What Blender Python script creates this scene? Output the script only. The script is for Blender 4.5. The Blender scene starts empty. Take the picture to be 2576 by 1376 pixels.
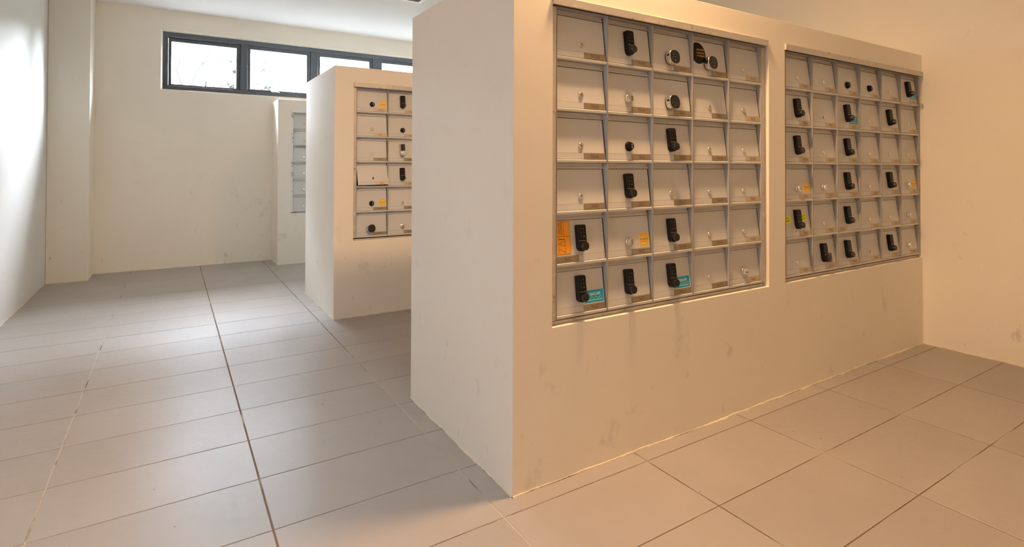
import bpy, math, random
from mathutils import Matrix, Vector
random.seed(7)
S = bpy.context.scene
COL = S.collection
D = bpy.data

# ------------------------------------------------------------------ camera
cam = D.objects.new('camera', D.cameras.new('camera'))
COL.objects.link(cam)
R_ = (0.84871155, -0.52884839, 0.00284355)
D_ = (0.00850239, 0.00826840, -0.99992967)
F_ = (0.52878768, 0.84867604, 0.01151396)
m = Matrix.Identity(4)
for i in range(3):
    m[i][0], m[i][1], m[i][2] = R_[i], -D_[i], -F_[i]
m[0][3], m[1][3], m[2][3] = 0.34061, -2.02376, 1.05763
cam.matrix_world = m
cam.data.sensor_fit = 'HORIZONTAL'
cam.data.sensor_width = 36.0
cam.data.lens = 36.0 * 1372.9 / 2576.0
cam.data.shift_x = 0.0
cam.data.shift_y = -(688.0 - 402.615) / 2576.0
cam.data.clip_start = 0.02
S.camera = cam

# ------------------------------------------------------------------ world, lamps, exposure
SKY = 240.0
LAMP = 60.0
FILL_LAMP = 5.0
w = D.worlds.new('sky')
S.world = w
w.use_nodes = True
bg = w.node_tree.nodes['Background']
bg.inputs[0].default_value = (0.82, 0.885, 1.0, 1)
bg.inputs[1].default_value = SKY


def area(name, loc, rot, sx, sy, watt, col, shape='RECTANGLE', portal=False):
    l = D.lights.new(name, 'AREA')
    l.shape = shape
    l.size = sx
    if shape in ('RECTANGLE', 'ELLIPSE'):
        l.size_y = sy
    l.energy = watt
    l.color = col
    o = D.objects.new(name, l)
    COL.objects.link(o)
    o.location = loc
    o.rotation_euler = rot
    if portal:
        l.cycles.is_portal = True
    return o


area('window_portal', (2.14, 4.80, 2.14), (-math.pi / 2, 0, 0), 3.85, 0.62, 1, (1, 1, 1), portal=True)

S.view_settings.view_transform = 'Standard'
S.view_settings.look = 'None'
S.view_settings.exposure = 0.0
S.view_settings.gamma = 1.0
S.view_settings.use_curve_mapping = False
S.cycles.max_bounces = 10
S.cycles.diffuse_bounces = 7
S.cycles.glossy_bounces = 3
S.cycles.transparent_max_bounces = 8
S.cycles.caustics_reflective = False
S.cycles.caustics_refractive = False
S.cycles.sample_clamp_indirect = 6.0


# ------------------------------------------------------------------ materials
def mat(name, col, rough=0.5, metal=0.0, spec=0.5, emit=None, estr=0.0):
    mt = D.materials.new(name)
    mt.use_nodes = True
    b = mt.node_tree.nodes['Principled BSDF']
    b.inputs['Base Color'].default_value = (*col, 1)
    b.inputs['Roughness'].default_value = rough
    b.inputs['Metallic'].default_value = metal
    b.inputs['Specular IOR Level'].default_value = spec
    if emit:
        b.inputs['Emission Color'].default_value = (*emit, 1)
        b.inputs['Emission Strength'].default_value = estr
    return mt


class NT:
    def __init__(s, mt):
        s.t = mt.node_tree
        s.b = s.t.nodes['Principled BSDF']

    def n(s, typ, **kw):
        nd = s.t.nodes.new(typ)
        for k, v in kw.items():
            if k.startswith('i_'):
                nd.inputs[k[2:].replace('_', ' ')].default_value = v
            else:
                setattr(nd, k, v)
        return nd

    def l(s, a, b):
        s.t.links.new(a, b)

    def noise(s, vec, scale, detail=3, rough=0.5):
        nd = s.n('ShaderNodeTexNoise', i_Scale=scale, i_Detail=detail, i_Roughness=rough)
        s.l(vec, nd.inputs['Vector'])
        return nd.outputs['Fac']

    def pos(s, sc=(1, 1, 1), off=(0, 0, 0)):
        g = s.n('ShaderNodeNewGeometry')
        mp = s.n('ShaderNodeMapping')
        mp.inputs['Scale'].default_value = sc
        mp.inputs['Location'].default_value = off
        s.l(g.outputs['Position'], mp.inputs['Vector'])
        return mp.outputs['Vector']

    def ramp(s, fac, a, b, va=0.0, vb=1.0):
        r = s.n('ShaderNodeMapRange')
        r.inputs['From Min'].default_value = a
        r.inputs['From Max'].default_value = b
        r.inputs['To Min'].default_value = va
        r.inputs['To Max'].default_value = vb
        s.l(fac, r.inputs['Value'])
        return r.outputs['Result']

    def mul(s, a, b, op='MULTIPLY'):
        q = s.n('ShaderNodeMath', operation=op)
        for i, x in enumerate((a, b)):
            if isinstance(x, (int, float)):
                q.inputs[i].default_value = x
            else:
                s.l(x, q.inputs[i])
        return q.outputs[0]

    def mix(s, fac, a, b):
        q = s.n('ShaderNodeMix', data_type='RGBA')
        for k, x in ((0, fac), (6, a), (7, b)):
            if isinstance(x, (int, float)):
                q.inputs[k].default_value = x
            elif isinstance(x, tuple):
                q.inputs[k].default_value = (*x, 1)
            else:
                s.l(x, q.inputs[k])
        return q.outputs[2]

    def bump(s, h, strength, dist):
        b = s.n('ShaderNodeBump')
        b.inputs['Strength'].default_value = strength
        b.inputs['Distance'].default_value = dist
        s.l(h, b.inputs['Height'])
        s.l(b.outputs['Normal'], s.b.inputs['Normal'])


def paint(name, col, rough=0.55, scuff=0.35):
    mt = mat(name, col, rough, spec=0.35)
    t = NT(mt)
    big = t.noise(t.pos(), 1.3, 2)
    dark = tuple(c * 0.955 for c in col)
    c0 = t.mix(t.ramp(big, 0.35, 0.7), col, dark)
    # scuffs and smears: shapes of their own, most at knee height
    g = t.n('ShaderNodeNewGeometry')
    sx = t.n('ShaderNodeSeparateXYZ')
    t.l(g.outputs['Position'], sx.inputs[0])
    low = t.ramp(sx.outputs['Z'], 0.25, 1.0, 1.0, 0.12)
    a = t.ramp(t.noise(t.pos((1, 1, 0.8)), 5.5, 4, 0.6), 0.625, 0.72)
    b = t.ramp(t.noise(t.pos((1, 1, 0.65), (3, 1, 7)), 15, 3, 0.5), 0.665, 0.74)
    f = t.mul(t.mul(t.mul(a, b, 'MAXIMUM'), low), scuff)
    c1 = t.mix(f, c0, (0.30, 0.27, 0.235))
    t.l(c1, t.b.inputs['Base Color'])
    t.bump(t.noise(t.pos(), 9, 4, 0.6), 0.12, 0.01)
    return mt


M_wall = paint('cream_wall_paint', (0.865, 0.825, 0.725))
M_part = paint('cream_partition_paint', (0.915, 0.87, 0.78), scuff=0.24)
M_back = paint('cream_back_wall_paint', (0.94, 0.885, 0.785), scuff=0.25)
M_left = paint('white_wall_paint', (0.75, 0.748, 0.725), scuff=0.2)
M_ceil = mat('ceiling_paint', (0.88, 0.88, 0.88), 0.8, spec=0.2)
M_bead = mat('plaster_fringe', (0.70, 0.62, 0.49), 0.8, spec=0.2)

# floor tiles
M_tile = mat('grey_floor_tile', (0.46, 0.43, 0.41), 0.43, spec=0.42)
t = NT(M_tile)
oi = t.n('ShaderNodeObjectInfo')
v1 = t.noise(t.pos(), 2.6, 4, 0.55)
v2 = t.noise(t.pos(), 38, 3, 0.6)
fac = t.mul(t.mul(t.ramp(v1, 0.3, 0.7), 0.55), t.mul(oi.outputs['Random'], 0.45), 'ADD')
c = t.mix(fac, (0.362, 0.334, 0.306), (0.312, 0.283, 0.255))
spot = t.ramp(t.noise(t.pos(), 55, 1, 0.3), 0.80, 0.83)
c = t.mix(spot, c, (0.16, 0.11, 0.08))
t.l(c, t.b.inputs['Base Color'])
t.l(t.ramp(v2, 0.3, 0.7, 0.38, 0.48), t.b.inputs['Roughness'])
t.bump(t.noise(t.pos(), 14, 3), 0.05, 0.01)
# grout: mostly brown with dirt, paler in places
M_grout = mat('brown_grout', (0.2, 0.13, 0.08), 0.85, spec=0.1)
t = NT(M_grout)
gn = t.ramp(t.noise(t.pos(), 3.1, 3, 0.6), 0.55, 0.66)
# two long joints were regrouted pale
g = t.n('ShaderNodeNewGeometry')
sx = t.n('ShaderNodeSeparateXYZ')
t.l(g.outputs['Position'], sx.inputs[0])


def near(x0):
    d_ = t.mul(t.mul(sx.outputs['X'], x0, 'SUBTRACT'), 0.0, 'ADD')
    ab = t.n('ShaderNodeMath', operation='ABSOLUTE')
    t.l(d_, ab.inputs[0])
    return t.ramp(ab.outputs[0], 0.02, 0.03, 1.0, 0.0)


worn = t.ramp(t.noise(t.pos(), 4.3, 3, 0.6), 0.36, 0.48)
j1 = t.mul(near(0.0), worn)
j2 = t.mul(t.mul(near(1.2), t.ramp(sx.outputs['Y'], 0.9, 1.3, 1.0, 0.0)), worn)
gn = t.mul(t.mul(gn, j1, 'MAXIMUM'), j2, 'MAXIMUM')
t.l(t.mix(gn, (0.165, 0.105, 0.062), (0.50, 0.45, 0.39)), t.b.inputs['Base Color'])

# mailbox metals
M_box = mat('mailbox_grey_powder_coat', (0.36, 0.345, 0.32), 0.6, 0.0, 0.15)
M_boxd = mat('mailbox_inside_shade', (0.025, 0.023, 0.021), 0.6)  # interior shade put into a near-black base colour
M_door = mat('mailbox_door_grey', (0.47, 0.455, 0.44), 0.40, 0.0, 0.5)
t = NT(M_door)
oi = t.n('ShaderNodeObjectInfo')
t.l(t.mix(oi.outputs['Random'], (0.66, 0.665, 0.665), (0.60, 0.605, 0.605)), t.b.inputs['Base Color'])
M_alu = mat('aluminium_trim', (0.62, 0.585, 0.55), 0.45, 0.35)
t = NT(M_alu)
sm = t.ramp(t.noise(t.pos((1, 1, 1.6)), 13, 4, 0.6), 0.55, 0.68)
sm2 = t.ramp(t.noise(t.pos((1, 1, 1), (5, 2, 1)), 40, 3, 0.6), 0.62, 0.7)
c = t.mix(sm, (0.60, 0.565, 0.53), (0.72, 0.68, 0.62))
t.l(t.mix(t.mul(sm2, 0.7), c, (0.30, 0.25, 0.2)), t.b.inputs['Base Color'])
M_chrome = mat('chrome', (0.78, 0.77, 0.75), 0.22, 1.0)
M_steel = mat('satin_steel', (0.62, 0.61, 0.60), 0.35, 0.9)
M_brasslock = mat('brass_lock', (0.48, 0.39, 0.26), 0.35, 1.0)
M_black = mat('black_plastic', (0.007, 0.006, 0.006), 0.40, spec=0.16)
M_knob = mat('black_knob', (0.010, 0.009, 0.009), 0.26, spec=0.4)
M_gloss = mat('black_glass', (0.008, 0.008, 0.008), 0.12)
M_dark = mat('dark_slot', (0.02, 0.018, 0.015), 0.6)
M_digit = mat('grey_digit_print', (0.46, 0.46, 0.45), 0.5)
M_plate = mat('bronze_plate', (0.34, 0.27, 0.17), 0.42, 0.45)
M_plate2 = mat('bronze_plate_sheen', (0.56, 0.46, 0.33), 0.45, 0.3)  # lighter copy paints in brighter plate reflections; also the dark sticker's panel
M_ink = mat('dark_engraving', (0.07, 0.045, 0.025), 0.6)
M_yel = mat('yellow_sticker', (0.90, 0.56, 0.10), 0.5)
M_blue = mat('blue_sticker', (0.0, 0.36, 0.58), 0.4)
M_white = mat('white_print', (0.88, 0.87, 0.84), 0.5)
M_wave = mat('beige_print', (0.70, 0.55, 0.36), 0.5)
M_orange = mat('orange_sticker', (0.88, 0.36, 0.02), 0.5)
M_maroon = mat('maroon_print', (0.13, 0.03, 0.01), 0.6)
M_ink2 = mat('brown_print', (0.16, 0.08, 0.01), 0.6)
M_gold = mat('gold_print', (0.85, 0.48, 0.10), 0.5)
M_note = mat('lime_note_paper', (0.78, 0.86, 0.03), 0.7)
M_red = mat('red_mark', (0.7, 0.05, 0.06), 0.5)
M_smoke = mat('smoky_sticker', (0.10, 0.075, 0.05), 0.4)
M_frame = mat('charcoal_window_frame', (0.046, 0.054, 0.063), 0.36)
M_hw = mat('light_grey_handle', (0.45, 0.46, 0.47), 0.4, 0.2)
M_hatch = mat('white_hatch_frame', (0.93, 0.93, 0.93), 0.35)
M_louver = mat('brown_louver', (0.20, 0.14, 0.12), 0.6)
M_bark = mat('pale_bark', (0.009, 0.0085, 0.008), 0.95, spec=0.0)
M_leaf = mat('leaf_green', (0.040, 0.058, 0.042), 0.7)
t = NT(M_leaf)
t.l(t.mix(t.ramp(t.noise(t.pos(), 1.7, 4, 0.7), 0.35, 0.65), (0.15, 0.155, 0.14), (0.27, 0.28, 0.24)), t.b.inputs['Base Color'])
M_bark2 = mat('grey_bark', (0.26, 0.25, 0.23), 0.9)
M_grass = mat('sky_block_grass', (0.36, 0.38, 0.31), 0.9)
M_leaf2 = mat('pale_leaf', (0.16, 0.18, 0.14), 0.7)
t = NT(M_leaf2)
t.l(t.mix(t.ramp(t.noise(t.pos(), 9.0, 2, 0.6), 0.4, 0.6), (0.17, 0.185, 0.15), (0.34, 0.36, 0.30)), t.b.inputs['Base Color'])
M_ground = mat('outside_ground', (0.68, 0.67, 0.65), 0.9)
M_bounce = mat('grey_fill_bounce', (0.22, 0.22, 0.22), 0.9)
M_paperB = mat('lilac_leaflet', (0.72, 0.66, 0.80), 0.6)
M_aluw = mat('paint_splashed_trim', (0.80, 0.80, 0.80), 0.5, 0.1)
t = NT(M_aluw)
sm = t.ramp(t.noise(t.pos((1, 1, 1.3)), 15, 4, 0.6), 0.55, 0.62)
t.l(t.mix(sm, (0.86, 0.86, 0.86), (0.42, 0.42, 0.44)), t.b.inputs['Base Color'])
M_paperA = mat('magenta_leaflet', (0.62, 0.25, 0.42), 0.6)
M_lampglow = mat('lamp_diffuser', (0.9, 0.85, 0.75), 0.5, emit=(1, 0.62, 0.32), estr=18)
M_glass = D.materials.new('window_glass')
M_glass.use_nodes = True
nt = M_glass.node_tree
nt.nodes.remove(nt.nodes['Principled BSDF'])
tr = nt.nodes.new('ShaderNodeBsdfTransparent')
tr.inputs[0].default_value = (0.96, 0.98, 0.98, 1)
gl = nt.nodes.new('ShaderNodeBsdfGlossy')
gl.inputs['Roughness'].default_value = 0.02
fr = nt.nodes.new('ShaderNodeFresnel')
fr.inputs[0].default_value = 1.45
mx = nt.nodes.new('ShaderNodeMixShader')
nt.links.new(fr.outputs[0], mx.inputs[0])
nt.links.new(tr.outputs[0], mx.inputs[1])
nt.links.new(gl.outputs[0], mx.inputs[2])
nt.links.new(mx.outputs[0], nt.nodes['Material Output'].inputs[0])


# ------------------------------------------------------------------ mesh helpers
class MB:
    def __init__(s):
        s.v, s.f, s.m, s.sm = [], [], [], []

    def add(s, vs, fs, mi=0, smooth=False):
        o = len(s.v)
        s.v += [tuple(p) for p in vs]
        for f in fs:
            s.f.append([i + o for i in f])
            s.m.append(mi)
            s.sm.append(smooth)

    def box(s, x0, x1, y0, y1, z0, z1, mi=0):
        vs = [(x, y, z) for z in (z0, z1) for y in (y0, y1) for x in (x0, x1)]
        s.add(vs, [(0, 2, 3, 1), (4, 5, 7, 6), (0, 1, 5, 4), (2, 6, 7, 3), (0, 4, 6, 2), (1, 3, 7, 5)], mi)

    def prof(s, pts, x0, x1, mi=0):
        """closed (y,z) profile swept along x; pts clockwise seen from -x... fixed by recalc"""
        n = len(pts)
        vs = [(x0, y, z) for y, z in pts] + [(x1, y, z) for y, z in pts]
        fs = [(i, (i + 1) % n, n + (i + 1) % n, n + i) for i in range(n)]
        fs += [tuple(range(n - 1, -1, -1)), tuple(range(n, 2 * n))]
        s.add(vs, fs, mi)

    def loft(s, outline, levels, mi=0, smooth=False, cap0=True, cap1=True, ctr=(0, 0), capmi=None):
        """outline (x,z) points; levels (scale, y)"""
        n = len(outline)
        cx, cz = ctr
        vs = []
        for sc, y in levels:
            vs += [(cx + (x - cx) * sc, y, cz + (z - cz) * sc) for x, z in outline]
        fs = []
        for k in range(len(levels) - 1):
            for i in range(n):
                j = (i + 1) % n
                fs.append((k * n + i, k * n + j, (k + 1) * n + j, (k + 1) * n + i))
        s.add(vs, fs, mi, smooth)
        k = (len(levels) - 1) * n
        if cap1:
            s.add(vs[k:], [tuple(range(n))], mi if capmi is None else capmi)
        if cap0:
            s.add(vs[:n], [tuple(range(n - 1, -1, -1))], mi)

    def tube(s, pts, rad, n=6, mi=0):
        vs, fs = [], []
        for k, p in enumerate(pts):
            p = Vector(p)
            q = Vector(pts[min(k + 1, len(pts) - 1)]) - Vector(pts[max(k - 1, 0)])
            q.normalize()
            a = q.cross(Vector((0.13, 0.95, 0.2))).normalized()
            b = q.cross(a)
            r = rad[k] if isinstance(rad, (list, tuple)) else rad
            vs += [p + r * (a * math.cos(2 * math.pi * i / n) + b * math.sin(2 * math.pi * i / n)) for i in range(n)]
        for k in range(len(pts) - 1):
            fs += [(k * n + i, k * n + (i + 1) % n, (k + 1) * n + (i + 1) % n, (k + 1) * n + i) for i in range(n)]
        fs += [tuple(range(n - 1, -1, -1)), tuple(range((len(pts) - 1) * n, len(pts) * n))]
        s.add(vs, fs, mi, True)

    def mesh(s, name, mats, recalc=True):
        me = D.meshes.new(name)
        me.from_pydata(s.v, [], s.f)
        for q in (mats if isinstance(mats, (list, tuple)) else [mats]):
            me.materials.append(q)
        me.polygons.foreach_set('material_index', s.m)
        me.polygons.foreach_set('use_smooth', s.sm)
        if recalc:
            import bmesh
            bm = bmesh.new()
            bm.from_mesh(me)
            bmesh.ops.recalc_face_normals(bm, faces=bm.faces)
            bm.to_mesh(me)
            bm.free()
        me.update()
        return me


def ob(name, me, parent=None, mtx=None, label=None):
    o = D.objects.new(name, me)
    COL.objects.link(o)
    if parent is not None:
        o.parent = parent
    if mtx is not None:
        o.matrix_local = mtx
    if label:
        o['label'] = label
    return o


def empty(name, loc):
    o = D.objects.new(name, None)
    o.empty_display_size = 0.05
    COL.objects.link(o)
    o.location = loc
    return o


def tag(o, label=None, cat=None, group=None, kind=None):
    for k, v in (('label', label), ('category', cat), ('group', group), ('kind', kind)):
        if v:
            o[k] = v
    return o


def struct(name, me, label=None, parent=None):
    o = ob(name, me, parent)
    o['kind'] = 'structure'
    if label:
        o['label'] = label
    return o


def bevel(o, wdt, seg=2, ang=40):
    b = o.modifiers.new('bevel', 'BEVEL')
    b.width = wdt
    b.segments = seg
    b.limit_method = 'ANGLE'
    b.angle_limit = math.radians(ang)
    return o


_tc = {}


def text_geo(txt, h, xs=0.7, bold=0.0, align='CENTER'):
    """flat lettering facing -y, cap height h, centred on the origin: (verts, faces)"""
    key = (txt, h, xs, bold, align)
    if key not in _tc:
        cu = D.curves.new('txt', 'FONT')
        cu.body = txt
        cu.size = h / 0.729
        cu.align_x = align
        cu.resolution_u = 2
        cu.offset = bold * h
        o = D.objects.new('txt', cu)
        COL.objects.link(o)
        dg = bpy.context.evaluated_depsgraph_get()
        me = o.evaluated_get(dg).to_mesh()
        vs = [(v.co.x * xs, -0.0001, v.co.y - h / 2) for v in me.vertices]
        fs = [tuple(p.vertices) for p in me.polygons]
        o.evaluated_get(dg).to_mesh_clear()
        D.objects.remove(o)
        D.curves.remove(cu)
        _tc[key] = (vs, fs)
    return _tc[key]


def put_text(mb, txt, h, x, z, y=0.0, xs=0.7, bold=0.0, mi=0, rot=0.0, align='CENTER', maxw=None):
    vs, fs = text_geo(txt, h, xs, bold, align)
    if maxw and vs:
        wd = max(v[0] for v in vs) - min(v[0] for v in vs)
        k = min(1.0, maxw / wd)
    else:
        k = 1.0
    c, s_ = math.cos(rot), math.sin(rot)
    mb.add([(x + c * vx * k - s_ * vz, y + vy, z + s_ * vx * k + c * vz) for vx, vy, vz in vs], fs, mi)


def circle(r, n=32, cx=0, cz=0, a0=0.0, a1=2 * math.pi):
    return [(cx + r * math.cos(a0 + (a1 - a0) * i / n), cz + r * math.sin(a0 + (a1 - a0) * i / n)) for i in range(n)]


def rrect(w_, h_, r, n=6):
    p = []
    for cx, cz, a in ((w_ / 2 - r, h_ / 2 - r, 0), (-w_ / 2 + r, h_ / 2 - r, 90), (-w_ / 2 + r, -h_ / 2 + r, 180), (w_ / 2 - r, -h_ / 2 + r, 270)):
        for i in range(n + 1):
            t_ = math.radians(a + 90 * i / n)
            p.append((cx + r * math.cos(t_), cz + r * math.sin(t_)))
    return p


# ================================================================== room
XL, XR = -0.608, 4.184
YB, YF = 4.615, -3.40
ZC = 2.656
P1 = (1.2721, -0.5367, 0.3384, 1.737)      # x0, front, back, top
P2 = (1.288, 1.806, 2.745, 1.752)
P3 = (1.297, 4.225, YB, 1.770)
PIL = (-0.303, 4.285)

# floor: grout bed with every tile laid on it
mb = MB()
mb.box(XL - 0.15, XR + 0.15, YF - 0.15, YB + 0.2, -0.12, -0.0022)
floor = struct('floor', mb.mesh('floor', M_grout), 'grey rectangular floor tiles in brown grout')


def subtract(rs, c):
    out = []
    for x0, x1, y0, y1 in rs:
        a0, a1, b0, b1 = max(x0, c[0]), min(x1, c[1]), max(y0, c[2]), min(y1, c[3])
        if a0 >= a1 or b0 >= b1:
            out.append((x0, x1, y0, y1))
            continue
        if x0 < a0: out.append((x0, a0, y0, y1))
        if a1 < x1: out.append((a1, x1, y0, y1))
        if y0 < b0: out.append((a0, a1, y0, b0))
        if b1 < y1: out.append((a0, a1, b1, y1))
    return [r for r in out if r[1] - r[0] > 0.006 and r[3] - r[2] > 0.006]


g_ = 0.002
solids = [(P1[0] - g_, 9, P1[1] - g_, P1[2] + g_), (P2[0] - g_, 9, P2[1] - g_, P2[2] + g_),
          (P3[0] - g_, 9, P3[1] - g_, 9), (-9, PIL[0] + g_, PIL[1] - g_, 9)]
tile_meshes = {}


def tile_mesh(w_, h_):
    key = (round(w_, 4), round(h_, 4))
    if key not in tile_meshes:
        b = MB()
        x, y, i = w_ / 2, h_ / 2, 0.0011
        vs = [(-x, -y, -0.004), (x, -y, -0.004), (x, y, -0.004), (-x, y, -0.004),
              (-x, -y, -0.0008), (x, -y, -0.0008), (x, y, -0.0008), (-x, y, -0.0008),
              (-x + i, -y + i, 0), (x - i, -y + i, 0), (x - i, y - i, 0), (-x + i, y - i, 0)]
        fs = [(k, (k + 1) % 4, 4 + (k + 1) % 4, 4 + k) for k in range(4)] + \
             [(4 + k, 4 + (k + 1) % 4, 8 + (k + 1) % 4, 8 + k) for k in range(4)] + [(8, 9, 10, 11)]
        b.add(vs, fs)
        tile_meshes[key] = b.mesh('tile', M_tile, recalc=False)
    return tile_meshes[key]


TX, TY = 0.600, 0.3035
JX, JY = 0.0052, 0.0030
for i in range(-1, 7):
    for j in range(-9, 16):
        x0, x1 = TX * i + JX / 2, TX * (i + 1) - JX / 2
        y0, y1 = TY * j + JY / 2, TY * (j + 1) - JY / 2
        if i == -1:
            x0 = XL + 0.002
        x1, y1 = min(x1, XR - 0.002), min(y1, YB - 0.002)
        if y1 - y0 < 0.006:
            continue
        rs = [(x0, x1, y0, y1)]
        for c_ in solids:
            rs = subtract(rs, c_)
        for a0, a1, b0, b1 in rs:
            o = ob('tile', tile_mesh(a1 - a0, b1 - b0), floor)
            o.location = ((a0 + a1) / 2, (b0 + b1) / 2, random.uniform(-0.0003, 0.0002))

# ceiling
mb = MB()
mb.box(XL - 0.15, XR + 0.15, YF - 0.15, YB + 0.2, ZC, ZC + 0.15)
struct('ceiling', mb.mesh('ceiling', M_ceil), 'plain white ceiling')

# side and rear walls
mb = MB()
DY0, DY1, DZ = -1.40, -0.50, 2.10          # unseen opening added to let in neutral fill daylight
mb.box(XL - 0.15, XL, DY1, YB + 0.19, -0.1, ZC + 0.1)
mb.box(XL - 0.15, XL, YF - 0.15, DY0, -0.1, ZC + 0.1)
mb.box(XL - 0.15, XL, DY0, DY1, DZ, ZC + 0.1)
mb.box(XL - 0.15, XL, DY0, DY1, -0.1, -0.004)
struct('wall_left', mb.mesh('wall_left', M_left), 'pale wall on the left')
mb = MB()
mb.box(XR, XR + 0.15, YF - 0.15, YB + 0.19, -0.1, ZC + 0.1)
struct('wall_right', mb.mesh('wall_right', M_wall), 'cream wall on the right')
mb = MB()
mb.box(XL, XR, YF - 0.15, YF, -0.1, ZC + 0.1)
struct('wall_rear', mb.mesh('wall_rear', M_wall), 'cream wall behind the viewpoint')
mb = MB()
mb.box(XL, PIL[0], PIL[1], YB, -0.05, ZC + 0.05)
bevel(struct('wall_pilaster', mb.mesh('wall_pilaster', M_wall), 'shallow cream pilaster in the corner'), 0.008, 3)

# back wall with the window opening (splayed reveal)
WX0, WX1, WZ0, WZ1 = 0.252, 4.030, 1.846, 2.442
WT = 0.18
mb = MB()
e = 0.016          # splay at the room face
for x0, x1, z0, z1 in ((XL, WX0, -0.1, ZC + 0.1), (WX1, XR, -0.1, ZC + 0.1), (WX0, WX1, -0.1, WZ0), (WX0, WX1, WZ1, ZC + 0.1)):
    mb.box(x0, x1, YB + 0.03, YB + WT, z0, z1)
o_ = [(WX0 - e, WZ0 - e * 0.6), (WX1 + e, WZ0 - e * 0.6), (WX1 + e, WZ1 + e), (WX0 - e, WZ1 + e)]
i_ = [(WX0, WZ0), (WX1, WZ0), (WX1, WZ1), (WX0, WZ1)]
q_ = [(XL, -0.1), (XR, -0.1), (XR, ZC + 0.1), (XL, ZC + 0.1)]
vs = [(x, YB, z) for x, z in q_] + [(x, YB, z) for x, z in o_] + [(x, YB + 0.03, z) for x, z in i_]
fs = [(k, (k + 1) % 4, 4 + (k + 1) % 4, 4 + k) for k in range(4)] + [(4 + k, 4 + (k + 1) % 4, 8 + (k + 1) % 4, 8 + k) for k in range(4)]
mb.add(vs, fs)
struct('wall_back', mb.mesh('wall_back', M_back), 'cream back wall below a strip window')


# added grey enclosure with roof, shaping the fill light through the opening
mb = MB()
mb.box(-2.5, -2.3, -9.0, 7.0, -0.1, 4.2)
mb.box(-2.3, XL - 0.15, -9.0, 7.0, -0.15, -0.05)
mb.box(-1.55, XL - 0.15, -9.0, 7.0, 2.70, 2.80)
mb.box(-2.3, XL - 0.15, 6.8, 7.0, -0.1, 4.2)
mb.box(-2.3, XL - 0.15, -9.0, -8.8, -0.1, 4.2)
struct('wall_fill_bounce', mb.mesh('wall_fill_bounce', M_bounce), 'added grey enclosure bouncing fill light through the left opening')
# sun hood over the window outside
mb = MB()
mb.box(WX0 - 0.15, XR, YB + WT, YB + WT + 0.29, 2.50, 2.58)
struct('wall_hood', mb.mesh('wall_hood', M_wall), 'concrete sun hood over the window outside')


# partitions with pockets for the mailbox banks
def partition(name, x0, y0, y1, ztop, pockets, label, depth=0.14):
    b = MB()
    x1 = XR
    xs = sorted({x0, x1, *[p[0] for p in pockets], *[p[1] for p in pockets]})
    zs = sorted({0.0, ztop, *[p[2] for p in pockets], *[p[3] for p in pockets]})
    idx = {}

    def vi(x, y, z):
        k = (round(x, 5), round(y, 5), round(z, 5))
        if k not in idx:
            idx[k] = len(b.v)
            b.v.append(k)
        return idx[k]

    def face(*ps):
        b.f.append([vi(*p) for p in ps])
        b.m.append(0)
        b.sm.append(False)

    for i in range(len(xs) - 1):
        for j in range(len(zs) - 1):
            xa, xb, za, zb = xs[i], xs[i + 1], zs[j], zs[j + 1]
            cx, cz = (xa + xb) / 2, (za + zb) / 2
            if any(p[0] < cx < p[1] and p[2] < cz < p[3] for p in pockets):
                face((xa, y0 + depth, za), (xb, y0 + depth, za), (xb, y0 + depth, zb), (xa, y0 + depth, zb))
                continue
            face((xa, y0, za), (xb, y0, za), (xb, y0, zb), (xa, y0, zb))
    for p in pockets:
        sz = [z for z in zs if p[2] <= z <= p[3]]
        sx = [x for x in xs if p[0] <= x <= p[1]]
        for a, c in zip(sz, sz[1:]):
            for x in (p[0], p[1]):
                face((x, y0, a), (x, y0 + depth, a), (x, y0 + depth, c), (x, y0, c))
        for a, c in zip(sx, sx[1:]):
            for z in (p[2], p[3]):
                face((a, y0, z), (c, y0, z), (c, y0 + depth, z), (a, y0 + depth, z))
    for a, c in zip(zs, zs[1:]):
        for x in (x0, x1):
            face((x, y0, a), (x, y1, a), (x, y1, c), (x, y0, c))
    for a, c in zip(xs, xs[1:]):
        for z in (0.0, ztop):
            face((a, y0, z), (c, y0, z), (c, y1, z), (a, y1, z))
    for i in range(len(xs) - 1):
        for j in range(len(zs) - 1):
            face((xs[i], y1, zs[j]), (xs[i + 1], y1, zs[j]), (xs[i + 1], y1, zs[j + 1]), (xs[i], y1, zs[j + 1]))
    o = struct(name, b.mesh(name, M_part), label)
    bevel(o, 0.0035, 2)
    return o


# banks: left x, bottom z, mailbox plane y, columns, width, height
BW = 0.23007
BANKS = {
    'A': dict(x=1.4510, z=0.5358, y=-0.5287, n=5, h=0.17843, wall=P1[1], pocket=(1.4285, 2.642, 0.5165, 1.632)),
    'B': dict(x=2.7862, z=0.5358, y=-0.5287, n=6, h=0.17843, wall=P1[1], pocket=(2.7685, 4.1815, 0.5165, 1.632)),
    'C': dict(x=1.4420, z=0.5505, y=P2[1] + 0.008, n=2, h=0.1772, wall=P2[1], pocket=(1.4215, 1.926, 0.532, 1.640)),
    'D': dict(x=1.4530, z=0.5570, y=P3[1] + 0.008, n=1, h=0.1795, wall=P3[1], pocket=(1.4300, 1.708, 0.541, 1.658)),
}
partition('wall_near', P1[0], P1[1], P1[2], P1[3], [BANKS['A']['pocket'], BANKS['B']['pocket']], 'nearest cream partition holding two mailbox banks')
partition('wall_middle', P2[0], P2[1], P2[2], P2[3], [BANKS['C']['pocket']], 'middle cream partition holding a mailbox bank')
partition('wall_far', P3[0], P3[1], P3[2], P3[3], [BANKS['D']['pocket']], 'far cream partition against the back wall')

# ragged plaster fringe where the partitions and walls meet the floor
trim_n = 0


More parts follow.
